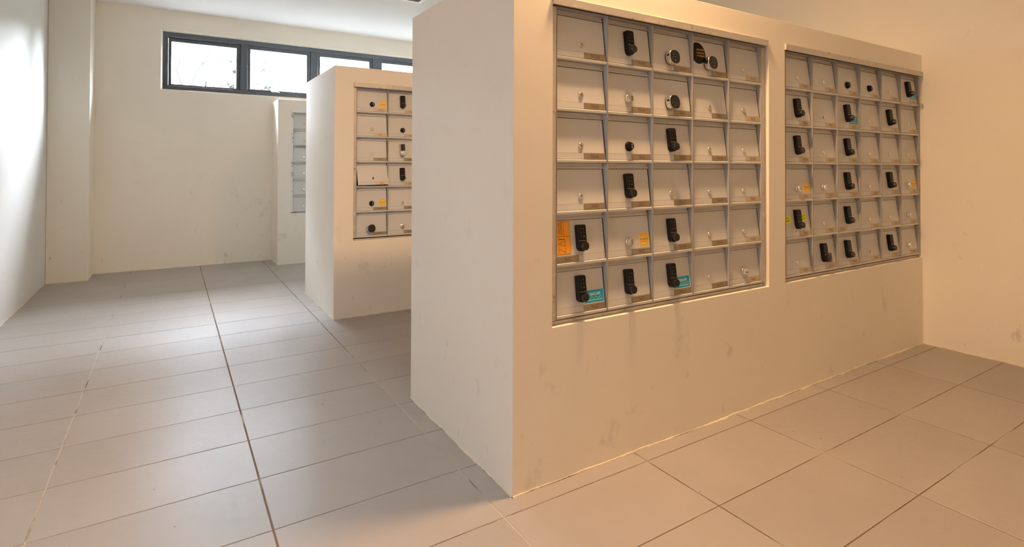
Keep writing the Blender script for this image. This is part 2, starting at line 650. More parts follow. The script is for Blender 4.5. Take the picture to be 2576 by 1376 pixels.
def fringe(p0, p1, out, size=0.006, seed=0):
    """p0,p1 floor points; out = unit vector away from the wall"""
    global trim_n
    trim_n += 1
    rnd = random.Random(seed)
    L = math.dist(p0, p1)
    n = max(8, int(L / 0.012))
    ht = dp = size
    vs, fs = [], []
    for k in range(n + 1):
        t_ = k / n
        ht += (size - ht) * 0.18 + rnd.uniform(-1, 1) * size * 0.40
        dp += (size * 0.8 - dp) * 0.18 + rnd.uniform(-1, 1) * size * 0.40
        ht, dp = max(0.0008, ht), max(0.0008, dp)
        x, y = p0[0] + (p1[0] - p0[0]) * t_, p0[1] + (p1[1] - p0[1]) * t_
        vs += [(x, y, ht), (x + out[0] * dp * 0.7, y + out[1] * dp * 0.7, ht * 0.75), (x + out[0] * dp, y + out[1] * dp, 0.0001)]
    for k in range(n):
        for q in range(2):
            fs.append((k * 3 + q, k * 3 + q + 1, k * 3 + q + 4, k * 3 + q + 3))
    b = MB()
    b.add(vs, fs)
    struct('trim_%d' % trim_n, b.mesh('trim', M_bead), 'ragged plaster fringe along the floor')


fringe((P1[0], P1[1]), (XR, P1[1]), (0, -1), 0.0042, 1)
fringe((P1[0], P1[1]), (P1[0], P1[2]), (-1, 0), 0.0035, 2)
fringe((P2[0], P2[1]), (XR, P2[1]), (0, -1), 0.004, 3)
fringe((P2[0], P2[1]), (P2[0], P2[2]), (-1, 0), 0.0035, 4)
fringe((P3[0], P3[1]), (P3[0], YB), (-1, 0), 0.004, 5)
fringe((P3[0], P3[1]), (2.6, P3[1]), (0, -1), 0.004, 6)
fringe((PIL[0], YB), (P3[0], YB), (0, -1), 0.005, 7)
fringe((XL, PIL[1]), (PIL[0], PIL[1]), (0, -1), 0.004, 8)
fringe((XL, 0.0), (XL, PIL[1]), (1, 0), 0.004, 9)
fringe((XR, -2.6), (XR, P1[1]), (-1, 0), 0.005, 10)

# ------------------------------------------------------------------ window
FY = YB + 0.035
win = MB()
FD = 0.09
# outer frame and mullions
mull = [(0.976, 1.044), (1.712, 1.795), (2.452, 2.545), (3.202, 3.290)]
win.box(WX0, WX1, FY, FY + FD, WZ0, 1.886)
win.box(WX0, WX1, FY, FY + FD, 2.392, WZ1)
win.box(WX0, 0.299, FY, FY + FD, 1.886, 2.392)
for a, b_ in mull:
    win.box(a, b_, FY, FY + FD, 1.886, 2.392)
win.box(3.95, WX1, FY, FY + FD, 1.886, 2.392)
window = struct('window_1', win.mesh('window_frame', M_frame), 'charcoal framed strip window high in the back wall, its unseen fifth sash added')
bevel(window, 0.002, 1)
cells = [(0.299, 0.976), (1.044, 1.712), (1.795, 2.452), (2.545, 3.202), (3.29, 3.95)]  # last cell holds an unseen sash added to admit more daylight
for k, (a, b_) in enumerate(cells):
    sx0, sx1, sz0, sz1 = a + 0.0005, b_ - 0.0005, 1.8865, 2.3915
    rx = 0.028
    s_ = MB()
    y0, y1 = FY + (0.012 if k else 0.03), FY + 0.055 + (0.0 if k else 0.02)
    s_.box(sx0, sx1, y0, y1, sz0, sz0 + 0.022)
    s_.box(sx0, sx1, y0, y1, sz1 - 0.040, sz1)
    s_.box(sx0, sx0 + rx, y0, y1, sz0 + 0.022, sz1 - 0.04)
    s_.box(sx1 - rx - 0.012, sx1, y0, y1, sz0 + 0.022, sz1 - 0.04)
    open_ = -0.03 if k == 0 else 0.0      # first sash stands ajar, hinged at its top
    mt = Matrix.Translation((0, y0, sz1)) @ Matrix.Rotation(-open_, 4, 'X') @ Matrix.Translation((0, -y0, -sz1))
    sash = ob('sash', s_.mesh('sash', M_frame), window, mt)
    bevel(sash, 0.002, 1)
    p_ = MB()
    yy = (y0 + y1) / 2
    p_.add([(sx0 + rx - .004, yy, sz0 + .018), (sx1 - rx - .008, yy, sz0 + .018), (sx1 - rx - .008, yy, sz1 - .036), (sx0 + rx - .004, yy, sz1 - .036)], [(0, 1, 2, 3)])
    ob('glass_pane', p_.mesh('glass_pane', M_glass, False), sash, label='clear glass pane')
    h_ = MB()
    hx = {0: 0.640, 1: 1.325, 2: 2.12, 3: 2.87, 4: 3.62}[k]
    h_.box(hx - 0.030, hx + 0.012, y0 - 0.012, y0, sz0 - 0.002, sz0 + 0.010, 0)
    if k == 0:
        h_.tube([(hx - 0.004, y0 - 0.016, sz0 + 0.004), (hx, y0 - 0.022, sz0 + 0.03), (hx + 0.004, y0 - 0.02, sz0 + 0.075)], [0.007, 0.0065, 0.006], 8, 1)
    else:
        h_.tube([(hx - 0.04, y0 - 0.014, sz0 + 0.006), (hx, y0 - 0.02, sz0 + 0.009), (hx + 0.05, y0 - 0.018, sz0 + 0.004)], [0.005, 0.006, 0.005], 8, 0)
    ob('handle', h_.mesh('handle', [M_hw, M_frame]), sash, label='window latch handle')

# outside: trees beyond the glass
b = MB()
b.box(-12, 20, YB + 0.25, 30, -0.3, -0.05)
tag(ob('ground', b.mesh('ground', M_ground)), kind='structure')


ORD_ = ['first', 'second', 'third', 'fourth', 'fifth', 'sixth', 'seventh', 'eighth']


def leaves(b, ctr, rad, n, size, rnd):
    for _ in range(n):
        while True:
            q = Vector((rnd.uniform(-1, 1), rnd.uniform(-1, 1), rnd.uniform(-1, 1)))
            if q.length < 1:
                break
        p = Vector(ctr) + Vector((q.x * rad[0], q.y * rad[1], q.z * rad[2]))
        a = Vector((rnd.gauss(0, 1), rnd.gauss(0, 1), rnd.gauss(0, .6))).normalized()
        c_ = a.cross(Vector((rnd.gauss(0, 1), rnd.gauss(0, 1), rnd.gauss(0, 1)))).normalized()
        s = size * rnd.uniform(.6, 1.2)
        b.add([p - a * s, p + c_ * s * .45, p + a * s, p - c_ * s * .45], [(0, 1, 2, 3)])


rnd = random.Random(3)
tr_ = tag(empty('tree', (0.55, 9.0, -0.05)), 'bare branching tree outside the first window pane', 'tree')
b = MB()


def br(pts, r0, r1):
    n = len(pts)
    b.tube([(x - 0.55, y - 9.0, z + 0.05) for x, y, z in pts], [r0 + (r1 - r0) * k / (n - 1) for k in range(n)], 7)


br([(0.55, 9, -0.05), (0.56, 9, 1.2), (0.60, 9, 2.3), (0.63, 9, 2.53), (0.70, 9, 2.73), (0.80, 9, 2.92), (0.93, 9, 3.17), (1.05, 9.1, 3.6)], 0.06, 0.012)
br([(0.72, 9, 2.76), (0.84, 9, 2.90), (1.10, 9, 3.01), (1.29, 9, 3.06), (1.6, 9.1, 3.2)], 0.012, 0.006)
br([(0.58, 9, 1.8), (0.47, 9.1, 2.45), (0.40, 9.1, 2.72), (0.46, 9.1, 2.97), (0.52, 9.2, 3.2), (0.6, 9.2, 3.7)], 0.03, 0.012)
ob('trunk', b.mesh('trunk', M_bark), tr_)
b = MB()
for cx, cy, cz, n, rr in ((0.40, 9.1, 2.76, 16, .1), (0.46, 9.0, 2.95, 12, .08), (0.67, 9, 2.72, 12, .12), (1.15, 9, 3.0, 14, .18), (0.9, 9.1, 3.6, 150, .5), (0.5, 9.1, 3.8, 150, .5)):
    leaves(b, (cx - .55, cy - 9, cz + .05), (rr, rr, rr * .8), n, 0.028, rnd)
fo = ob('foliage', b.mesh('foliage', M_leaf2, False), tr_)
fo['kind'] = 'stuff'
t2_ = tag(empty('tree', (2.3, 10.5, -0.05)), 'leafy bush-like tree outside the second window pane', 'tree')
b = MB()
b.tube([(0, 0, 0), (0.03, 0, 1.3), (-.05, 0, 2.4), (0.05, 0, 3.6)], [.07, .06, .045, .02], 7)
b.tube([(-.03, 0, 1.9), (-.3, 0, 2.6), (-.5, .1, 3.2)], [.03, .022, .01], 6)
b.tube([(0, 0, 2.0), (.3, 0, 2.7), (.45, .1, 3.4)], [.03, .022, .01], 6)
ob('trunk', b.mesh('trunk', M_bark), t2_)
b = MB()
for cx, cz, n, rr in ((-.5, 2.95, 60, .25), (-.1, 3.2, 110, .4), (.25, 2.75, 60, .25), (.45, 3.3, 90, .4), (-.35, 3.6, 130, .5), (.1, 3.9, 200, .6), (-.7, 3.25, 50, .2)):
    leaves(b, (cx, 0, cz), (rr, rr, rr), n, 0.035, rnd)
fo = ob('foliage', b.mesh('foliage', M_leaf2, False), t2_)
fo['kind'] = 'stuff'

# added slope beyond the trees, shaped to block the low sky
b = MB()
prof_ = [(-22, 15.5), (15.0, 15.5), (15.0, 2.0), (15.0, -6)]
top_ = [(-26, 21.5), (21.0, 21.5), (21.0, 0.0), (21.0, -8)]
vs = [(x, y, -0.2) for x, y in prof_] + [(x, y, z) for (x, y), z in zip(top_, (6.5, 4.8, 3.6, 3.6))]
b.add(vs, [(k, k + 1, 5 + k, 4 + k) for k in range(3)])
tag(ob('sky_block_slope', b.mesh('sky_block_slope', M_grass)), kind='structure')

# a belt of trees further off, added to block the low sky
fl = ['tallest', 'rounded', 'low spreading', 'narrow', 'bushy', 'wide', 'leaning', 'dense']
for k, (tx, ty, hh, rr) in enumerate(((-8.5, 14.2, 9.0, 1.9), (-4.9, 12.6, 8.2, 1.65), (-1.5, 14.0, 8.8, 1.65), (1.9, 12.6, 8.1, 1.65), (5.3, 14.0, 8.8, 1.65), (8.7, 12.6, 8.2, 1.65), (11.6, 9.6, 5.6, 1.6), (12.6, 6.4, 5.0, 1.6))):
    o = tag(empty('tree', (tx, ty, -0.05)), 'added distant %s tree, %s from the left in the sky-blocking belt outside' % (fl[k], ORD_[k]), 'tree', 'added belt of trees blocking low sky')
    b = MB()
    b.tube([(0, 0, 0), (0.05, 0, hh * .3), (0, 0, hh * .75)], [.14, .11, .05], 7)
    ob('trunk', b.mesh('trunk', M_bark2), o)
    b = MB()
    for q in range(14):
        ang = q * 2.4
        leaves(b, (rr * .45 * math.cos(ang), rr * .3 * math.sin(ang), hh * (.10 + .059 * q)), (rr * .58, rr * .45, hh * .13), 260, 0.20, rnd)
    f_ = ob('foliage', b.mesh('foliage', M_leaf, False), o)
    f_['kind'] = 'stuff'

# ------------------------------------------------------------------ ceiling pieces
hx0, hx1, hy0, hy1 = 2.086, 2.388, 2.655, 2.958
r_ = tag(empty('ceiling_vent', ((hx0 + hx1) / 2, (hy0 + hy1) / 2, ZC)), 'white framed vent with a brown grille set in the ceiling', 'vent')
b = MB()
ox, oy = (hx0 + hx1) / 2, (hy0 + hy1) / 2
hw = (hx1 - hx0) / 2
for x0, x1, y0, y1 in ((-hw, hw, -hw, -hw + .035), (-hw, hw, hw - .035, hw), (-hw, -hw + .035, -hw + .035, hw - .035), (hw - .035, hw, -hw + .035, hw - .035)):
    b.box(x0, x1, y0, y1, -0.014, -0.0005)
ob('frame', b.mesh('frame', M_hatch), r_)
me_s = MB()
me_s.prof([(-0.010, -0.003), (0.008, -0.011), (0.009, -0.010), (-0.009, -0.002)], -hw + .036, hw - .036)
me_s = me_s.mesh('slat', M_louver)
for k in range(11):
    ob('slat', me_s, r_, Matrix.Translation((0, -hw + .048 + k * (2 * hw - .096) / 10, 0)))

ringo = circle(0.105, 40)


def ring_mesh():
    b = MB()
    b.add([(x, z, -0.0005) for x, z in ringo] + [(x, z, -0.012) for x, z in ringo] + [(x * .87, z * .87, -0.014) for x, z in ringo] + [(x * .87, z * .87, -0.004) for x, z in ringo],
          [(k * 40 + i, k * 40 + (i + 1) % 40, (k + 1) * 40 + (i + 1) % 40, (k + 1) * 40 + i) for k in range(3) for i in range(40)])
    return b.mesh('trim_ring', M_hatch)


def downlight(x, y, watt, label):
    o = tag(empty('ceiling_light', (x, y, ZC)), label, 'light', 'ceiling downlights')
    ob('trim_ring', ring_mesh(), o)
    b = MB()
    b.add([(p * .86, q * .86, -0.006) for p, q in ringo], [tuple(range(40))])
    ob('diffuser', b.mesh('diffuser', M_lampglow), o)
    area('downlight_lamp', (x, y, ZC - 0.018), (0, 0, 0), 0.19, 0.19, watt, (1.0, 0.585, 0.275), 'DISK').data.spread = math.radians(168)


downlight(1.76, -0.648, LAMP, 'round warm ceiling downlight just above the nearest mailboxes')
downlight(1.20, -2.60, FILL_LAMP, 'unseen dim fill downlight added towards the rear wall')  # added lamp, only there to fill the mailbox fronts

# ================================================================== mailboxes
TH = math.atan2(0.0155, 0.1205)          # door slope
HH = 0.1785                              # nominal height for shared shapes


def body_mesh(h, top):
    b = MB()
    w_, t_ = BW - 0.0001, 0.0021
    b.box(0, t_, 0, 0.10, 0, h - 0.0001)
    b.box(w_ - t_, w_, 0, 0.10, 0, h - 0.0001)
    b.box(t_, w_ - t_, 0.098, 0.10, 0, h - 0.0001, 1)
    # near-black liner paints in the shade behind door and flap
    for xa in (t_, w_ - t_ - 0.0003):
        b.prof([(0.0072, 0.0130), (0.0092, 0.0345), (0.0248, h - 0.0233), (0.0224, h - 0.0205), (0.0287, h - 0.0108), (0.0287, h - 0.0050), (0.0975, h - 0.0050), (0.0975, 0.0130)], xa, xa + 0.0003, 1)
    # bottom shelf with its front lip
    b.prof([(0.0030, 0.0010), (0.0028, 0.0085), (0.0040, 0.0100), (0.0085, 0.0118), (0.0100, 0.0100), (0.0095, 0.0016), (0.098, 0.0016), (0.098, 0.0002), (0.004, 0.0002)], t_, w_ - t_, 2)
    if top:
        b.box(t_, w_ - t_, 0.001, 0.098, h - 0.0045, h - 0.0005)
    else:
        b.box(t_, w_ - t_, 0.030, 0.098, h - 0.0012, h - 0.0002)
    return b.mesh('body', [M_box, M_boxd, M_door])


def flap_mesh(h, gap):
    b = MB()
    x0, x1 = 0.0022, BW - 0.0024 - gap
    # letter flap, then a hinge lip sloping forward
    b.prof([(0.0280, h - 0.0015), (0.0280, h - 0.0105), (0.0215, h - 0.0200), (0.0215, h - 0.0212), (0.0232, h - 0.0214), (0.0296, h - 0.0112), (0.0296, h - 0.0015)], x0, x1)
    return b.mesh('slot_flap', M_door)


def door_mesh(h, gl_, gr):
    b = MB()
    x0, x1 = 0.0022 + gl_, BW - 0.0024 - gr
    t_ = 0.0016
    top = h - 0.0233
    # sloped panel
    ys = 0.0085
    ye = ys + (top - 0.0345) * math.tan(TH)
    b.prof([(ys, 0.0345), (ye, top), (ye + t_, top), (ys + t_, 0.0345)], x0, x1)
    # label strip below a fold line
    b.prof([(0.0060, 0.0125), (0.0078, 0.0338), (0.0094, 0.0338), (0.0076, 0.0125)], x0, x1)
    b.box(x0, x1, 0.0095, 0.0100, 0.0330, 0.0350, 1)
    return b.mesh('door', [M_door, M_dark])


_cache = {}


def cached(key, fn):
    if key not in _cache:
        _cache[key] = fn()
    return _cache[key]


def on_door(x, z, lift=0.0):
    """matrix of a frame lying on the sloped door at door x,z"""
    y = 0.0085 + (z - 0.0345) * math.tan(TH)
    return Matrix.Translation((x, y, z)) @ Matrix.Rotation(-TH, 4, 'X') @ Matrix.Translation((0, -0.0001 - lift, 0))


# ---- lock shapes (x right, z up, -y out of the door)
def cam_body(mt):
    b = MB()
    o = circle(1.0, 28)
    b.loft(o, [(0.0112, 0), (0.0112, -0.0014), (0.0101, -0.0038), (0.0074, -0.0052), (0.0064, -0.0046)], 0, True, cap0=False, cap1=False)
    b.loft(o, [(0.0064, -0.0046), (0.0001, -0.0046)], 0, False, cap0=False, cap1=True)
    return b.mesh('cam_lock', mt)


def cam_slot():
    b = MB()
    b.box(-0.0008, 0.0042, -0.0049, -0.0044, -0.0010, 0.0010)
    return b.mesh('keyhole', M_dark)


def ring_body():
    b = MB()
    o = circle(1.0, 28)
    b.loft(o, [(0.0098, 0), (0.0098, -0.003), (0.0086, -0.0042), (0.0068, -0.004), (0.0066, -0.0008)], 0, True, cap0=False, cap1=False)
    return b.mesh('empty_lock_ring', M_chrome)


def ring_hole():
    b = MB()
    b.loft(circle(0.0066, 24), [(1, -0.0006), (1, -0.0009)])
    return b.mesh('lock_hole', M_dark)


def kp_outline():
    w_, h_, r = 0.036, 0.093, 0.0055
    p = []
    for i in range(7):
        a = math.radians(90 * i / 6)
        p.append((w_ / 2 - r + r * math.cos(a), h_ / 2 - r + r * math.sin(a)))
    for i in range(7):
        a = math.radians(90 + 90 * i / 6)
        p.append((-w_ / 2 + r + r * math.cos(a), h_ / 2 - r + r * math.sin(a)))
    for i in range(17):
        a = math.radians(180 + 180 * i / 16)
        p.append((w_ / 2 * math.cos(a), -h_ / 2 + w_ / 2 + w_ / 2 * math.sin(a)))
    return p


def kp_mesh(silver=False):
    b = MB()
    b.loft(kp_outline(), [(1, 0), (1, -0.0165), (0.985, -0.0180), (0.95, -0.0188)])
    b.box(-0.0160, 0.0160, -0.01905, -0.0187, -0.0098, -0.0090, 1)
    if silver:
        b.loft([(x, z + 0.0185) for x, z in rrect(0.031, 0.050, 0.004)], [(1, -0.0186), (1, -0.0194)], 2, ctr=(0, 0.0185))
    return b.mesh('keypad_lock', [M_steel if silver else M_black, M_steel, M_gloss])


def kp_knob(silver=False):
    b = MB()
    o = circle(1, 28)
    z0 = -0.0285
    lv = [(0.0148, -0.0186), (0.0148, -0.0325), (0.0140, -0.0340)]
    vs = []
    b.loft([(x, z) for x, z in o], lv, 0, True, cap0=False, cap1=False)
    b.loft(o, [(0.0140, -0.0340), (0.0128, -0.0343)], 0, False, cap0=False)
    b.v = [(x, y, z + z0) for x, y, z in b.v]
    return b.mesh('knob', [M_steel if silver else M_knob])


def kp_digits():
    b = MB()
    for k, (s1, s2) in enumerate((('1', '2'), ('3', '4'), ('5', 'EN'))):
        z = 0.0465 - 0.0150 - 0.0130 * k
        put_text(b, s1, 0.0036, -0.0062, z, -0.0194, 0.9, 0.03)
        put_text(b, s2, 0.0036, 0.0062, z, -0.0194, 0.9 if len(s2) == 1 else 0.75, 0.03)
    return b.mesh('keypad_digits', M_digit)


def combo_body(mt, r=0.0183):
    b = MB()
    o = circle(1, 32)
    b.loft(o, [(r, 0), (r, -0.0045), (r * .94, -0.0062), (r * .78, -0.0066)], 0, True, cap0=False, cap1=False)
    b.loft(o, [(r * .79, -0.0066), (0.0002, -0.0066)], 0, False, cap0=False)
    return b.mesh('combination_lock', mt)


def combo_knob(mt, black, r=0.0150):
    b = MB()
    o = circle(1, 32)
    b.loft(o, [(r, -0.0064), (r * 0.97, -0.0125), (r * .90, -0.0152)], 0, True, cap0=False, cap1=False)
    b.loft(o, [(r * .90, -0.0152), (r * .80, -0.0158)], 0, True, cap0=False)
    return b.mesh('knob', mt)


def combo_win(black):
    b = MB()
    for k in (-1, 0, 1):
        b.box(0.0008, 0.0062, -0.0163, -0.0156, k * 0.0062 - 0.0017, k * 0.0062 + 0.0017, 0)
    return b.mesh('digit_windows', M_digit if black else M_dark)


def squircle(r, n=40, p=2.35):
    o = []
    for i in range(n):
        a = 2 * math.pi * i / n
        c_, s_ = math.cos(a), math.sin(a)
        k = (abs(c_) ** p + abs(s_) ** p) ** (-1 / p)
        o.append((r * k * c_, r * k * s_))
    return o


def rt_body():
    b = MB()
    o = squircle(0.0285)
    b.loft(o, [(0.96, 0), (1.0, -0.0015), (1.0, -0.0045)], 1, True, cap1=False)
    b.loft(o, [(1.0, -0.0045), (1.02, -0.010), (1.03, -0.0245), (1.0, -0.0265), (0.955, -0.0268)], 0, True, cap0=False, cap1=False)
    b.box(-0.0300, -0.0280, -0.024, -0.013, 0.003, 0.010, 1)
    return b.mesh('touch_lock', [M_chrome, M_black])


def rt_face():
    b = MB()
    b.loft(squircle(0.0274), [(1, -0.0262), (1, -0.0270), (0.97, -0.0274)])
    return b.mesh('touch_face', M_gloss)


def rt_digits():
    b = MB()
    for s, x, z in (('1', -0.011, 0.010), ('2', 0.0, 0.0135), ('3', 0.011, 0.010), ('4', -0.0125, -0.003), ('5', 0.0, 0.0), ('6', 0.0125, -0.003), ('EN', 0, -0.0145)):
        put_text(b, s, 0.0032, x, z, -0.0276, 0.85, 0.02)
    return b.mesh('touch_digits', M_digit)


LOCK_TXT = {'cam': 'a silver key lock', 'brass': 'a brass key lock', 'kp': 'a black keypad lock', 'kps': 'a silver keypad lock', 'rt': 'a round black touch lock',
            'cs': 'a silver dial lock', 'csv': 'a silver dial lock turned sideways', 'cb': 'a black dial lock', 'hole': 'an empty lock hole'}


def add_lock(root, kind, A):
    if kind in ('cam', 'brass'):
        mt = A @ on_door(0.1135, 0.0600)
        o = ob('cam_lock', cached(('cam', kind), lambda: cam_body(M_chrome if kind == 'cam' else M_brasslock)), root, mt, 'small round key lock')
        ob('keyhole', cached('slot', cam_slot), o)
    elif kind == 'hole':
        o = ob('lock_ring', cached('ring', ring_body), root, A @ on_door(0.1135, 0.0600), 'chrome ring with its cylinder missing')
        ob('lock_hole', cached('ringh', ring_hole), o)
    elif kind in ('kp', 'kps'):
        s_ = kind == 'kps'
        o = ob('keypad_lock', cached(kind, lambda: kp_mesh(s_)), root, A @ on_door(0.1120, 0.0915), 'upright keypad lock with a round knob')
        ob('knob', cached(kind + 'k', lambda: kp_knob(s_)), o)
        ob('keypad_digits', cached('kpd', kp_digits), o)
    elif kind in ('cs', 'csv', 'cb'):
        bl = kind == 'cb'
        mt = A @ on_door(0.1140, 0.0620)
        if kind == 'csv':
            mt = mt @ Matrix.Rotation(math.radians(90), 4, 'Y')
        o = ob('combination_lock', cached(('cl', bl), lambda: combo_body(M_black if bl else M_chrome)), root, mt, 'round dial combination lock')
        ob('knob', cached(('clk', bl), lambda: combo_knob(M_black if bl else M_chrome, bl)), o)
        ob('digit_windows', cached(('clw', bl), lambda: combo_win(bl)), o)
    elif kind == 'rt':
        o = ob('touch_lock', cached('rt', rt_body), root, A @ on_door(0.1070, 0.0600), 'silver bodied touch lock with a black face')
        ob('touch_face', cached('rtf', rt_face), o)
        ob('touch_digits', cached('rtd', rt_digits), o)


def flat_sheet(outline, mt, th=0.0004, name='sticker', ctr=(0, 0)):
    b = MB()
    b.loft(outline, [(1, 0.0), (1, -th)], ctr=ctr)
    return b.mesh(name, mt)


def rect(x0, x1, z0, z1):
    return [(x0, z0), (x1, z0), (x1, z1), (x0, z1)]


def line(b, p, q, wd, y, mi=0):
    d_ = Vector((q[0] - p[0], q[1] - p[1]))
    n = Vector((-d_.y, d_.x)).normalized() * wd / 2
    b.add([(p[0] + n.x, y, p[1] + n.y), (p[0] - n.x, y, p[1] - n.y), (q[0] - n.x, y, q[1] - n.y), (q[0] + n.x, y, q[1] + n.y)], [(0, 1, 2, 3)], mi)


def sticker_blue(root, A):
    mt = A @ on_door(0.1765, 0.0585)
    b = MB()
    b.loft(rect(-0.0455, 0.0455, -0.0235, 0.0235), [(1, 0), (1, -0.0003)], 1)
    b.loft(rect(-0.0455, 0.0435, -0.0215, 0.0225), [(1, -0.0003), (1, -0.0005)], 0)
    o = ob('sticker', cached('stb', lambda: b.mesh('sticker', [M_blue, M_white])), root, mt, 'blue rectangular sticker reading SEASCAPE')

    def mk():
        b = MB()
        put_text(b, 'SEASCAPE', 0.0098, 0.004, 0.0085, -0.0006, 0.82, 0.02, maxw=0.063)
        pts = [(-0.028 + 0.064 * k / 24, -0.0045 + 0.0032 * math.cos(2 * math.pi * 3.2 * k / 24 + 1.2)) for k in range(25)]
        for p, q in zip(pts, pts[1:]):
            line(b, p, q, 0.0013, -0.0007, 1)
        x = -0.030
        r = random.Random(5)
        while x < 0.036:      # a line of print too small to read
            wd = r.uniform(0.0012, 0.003)
            line(b, (x, -0.0128), (min(x + wd, .037), -0.0128), 0.0022, -0.0007, 0)
            x += wd + 0.0006
        return b.mesh('lettering', [M_white, M_wave], False)
    ob('lettering', cached('stbt', mk), o)


def sticker_seasons(root, A):
    mt = A @ on_door(0.1945, 0.0660)
    o = ob('sticker', cached('sty', lambda: flat_sheet(circle(0.0285, 40), M_yel)), root, mt, 'round yellow sticker reading MY SEASONS')

    def mk():
        b = MB()
        put_text(b, 'MY SEASONS', 0.0088, 0, 0.0015, -0.0006, 0.6, 0.0, maxw=0.051)
        line(b, (-0.021, -0.0075), (0.021, -0.0075), 0.0010, -0.0006)
        for a0, a1 in ((25, 155), (203, 337)):
            ps = [(0.0225 * math.cos(math.radians(a)), 0.0225 * math.sin(math.radians(a))) for a in range(a0, a1 + 1, 6)]
            for p, q in zip(ps, ps[1:]):
                line(b, p, q, 0.0009, -0.0006)
        return b.mesh('lettering', M_ink2, False)
    ob('lettering', cached('styt', mk), o)


def sticker_orange(root, A):
    mt = A @ on_door(0.0375, 0.0965)
    x0, x1, z0, z1 = -0.0345, 0.0345, -0.0575, 0.0575
    o = ob('sticker', flat_sheet(rrect(0.069, 0.115, 0.006), M_orange), root, mt, 'tall orange sticker reading ZAI')
    b = MB()
    y = -0.0006
    h = math.pi / 2
    put_text(b, 'ZAI ILHAM', 0.0062, -0.0135, 0.0330, y, 0.95, 0.01, rot=h, maxw=0.0420)
    put_text(b, 'ENTERPRISE', 0.0062, -0.0035, 0.0325, y, 0.95, 0.01, rot=h, maxw=0.0480)
    line(b, (0.0062, 0.006), (0.0062, 0.0545), 0.0010, y)
    line(b, (x0 + .001, 0.0040), (x1 - .001, 0.0040), 0.0010, y)
    # I, A, Z read upwards
    line(b, (-0.018, -0.0045), (0.0105, -0.0045), 0.0022, y)
    for p, q in (((-0.0165, -0.021), (0.0105, -0.0110)), ((-0.0165, -0.021), (0.0105, -0.0300)), ((0.0105, -0.0110), (0.0105, -0.0300))):
        line(b, p, q, 0.0012, y)
    for p, q in (((-0.0165, -0.0370), (-0.0165, -0.0515)), ((-0.0165, -0.0370), (0.0110, -0.0515)), ((0.0110, -0.0370), (0.0110, -0.0515))):
        line(b, p, q, 0.0012, y)
    ps = rrect(0.066, 0.112, 0.005)
    for p, q in zip(ps, ps[1:] + ps[:1]):
        line(b, p, q, 0.0007, y)
    ob('lettering', b.mesh('lettering', M_maroon, False), o)


def sticker_moon(root, A):
    mt = A @ on_door(0.0492, 0.1020, 0.0002)
    ol = [(x, min(z, 0.0515)) for x, z in circle(0.0462, 48)]
    b = MB()
    b.loft(ol, [(1.02, 0), (1.02, -0.0003)], 1)
    b.loft(ol, [(1, -0.0003), (1, -0.0005)], 0)
    o = ob('sticker', b.mesh('sticker', [M_black, M_white]), root, mt, 'round black sticker with gold print')
    b = MB()
    for s, z, hh in (('n Moon @ 314', 0.0165, 0.0088), ('lax and enjoy life', 0.0030, 0.0082), ('IP : 013 988 6895', -0.0105, 0.0082)):
        put_text(b, s, hh, 0.0385, z, -0.0007, 0.6, 0.012, align='RIGHT', maxw=0.074)
    ob('lettering', b.mesh('lettering', M_gold, False), o)


def sticker_smoky(root, A):
    mt = A @ on_door(0.1690, 0.0620)
    b = MB()
    b.loft(rect(-0.0270, 0.0240, -0.0230, 0.0230), [(1, 0), (1, -0.0003)], 0)
    b.loft(rect(-0.016, 0.0195, -0.0185, -0.002), [(1, -0.0003), (1, -0.0005)], 1, ctr=(0.002, -0.01))
    o = ob('sticker', b.mesh('sticker', [M_smoke, M_plate2]), root, mt, 'small dark sticker with a pale panel')
    b = MB()
    put_text(b, 'T', 0.0095, 0.0105, -0.0100, -0.0006, 0.8, 0.02)
    for k in range(8):
        a0, a1 = math.radians(110 + 16 * k), math.radians(126 + 16 * k)
        line(b, (0.008 + .006 * math.cos(a0), 0.011 + .006 * math.sin(a0)), (0.008 + .006 * math.cos(a1), 0.011 + .006 * math.sin(a1)), 0.0014, -0.0006, 1)
    ob('lettering', b.mesh('lettering', [M_smoke, M_digit], False), o)


def notes(root, A):
    for cx, cz, rows, hw in ((0.0345, 0.0940, ('CASA', 'WARA'), 0.0305), (0.1640, 0.0980, ('TA-3A-6', 'A. PTS'), 0.0300)):
        mt = A @ on_door(cx, cz) @ Matrix.Rotation(math.radians(-3), 4, 'Y')
        o = ob('sticky_note', flat_sheet(rect(-hw, hw, -0.0175, 0.0175), M_note, name='sticky_note'), root, mt, 'lime yellow handwritten sticky note')
        b = MB()
        for k, s in enumerate(rows):
            put_text(b, s, 0.0085, 0.002 + 0.003 * k, 0.0070 - 0.0140 * k, -0.0006, 0.8, 0.018, rot=0.10, maxw=0.046)
        ob('handwriting', b.mesh('handwriting', M_black, False), o)


def red_dot(root, A):
    mt = A @ on_door(0.0085, 0.1225)
    ob('red_mark', flat_sheet(circle(0.0045, 16), M_red, name='red_mark'), root, mt, 'small red mark')


def plate(root, A, txt, left=False, pale=False):
    sl = math.atan2(0.0018, 0.0213)
    x0 = 0.0030 if left else 0.1245
    wd = 0.100
    base = Matrix.Translation((x0 + wd / 2, 0.0069, 0.02315)) @ Matrix.Rotation(-sl, 4, 'X') @ Matrix.Translation((0, -0.0002, 0))
    o = ob('name_plate', cached(('pl', pale), lambda: flat_sheet(rect(-wd / 2, wd / 2, -0.0103, 0.0103), M_plate2 if pale else M_plate, 0.0008, 'name_plate')), root, A @ base, 'small bronze number plate')
    b = MB()
    put_text(b, txt, 0.0122, 0.0, 0.0005, -0.0010, 0.62, 0.006, maxw=0.062)
    ob('lettering', b.mesh('lettering', M_ink, False), o)


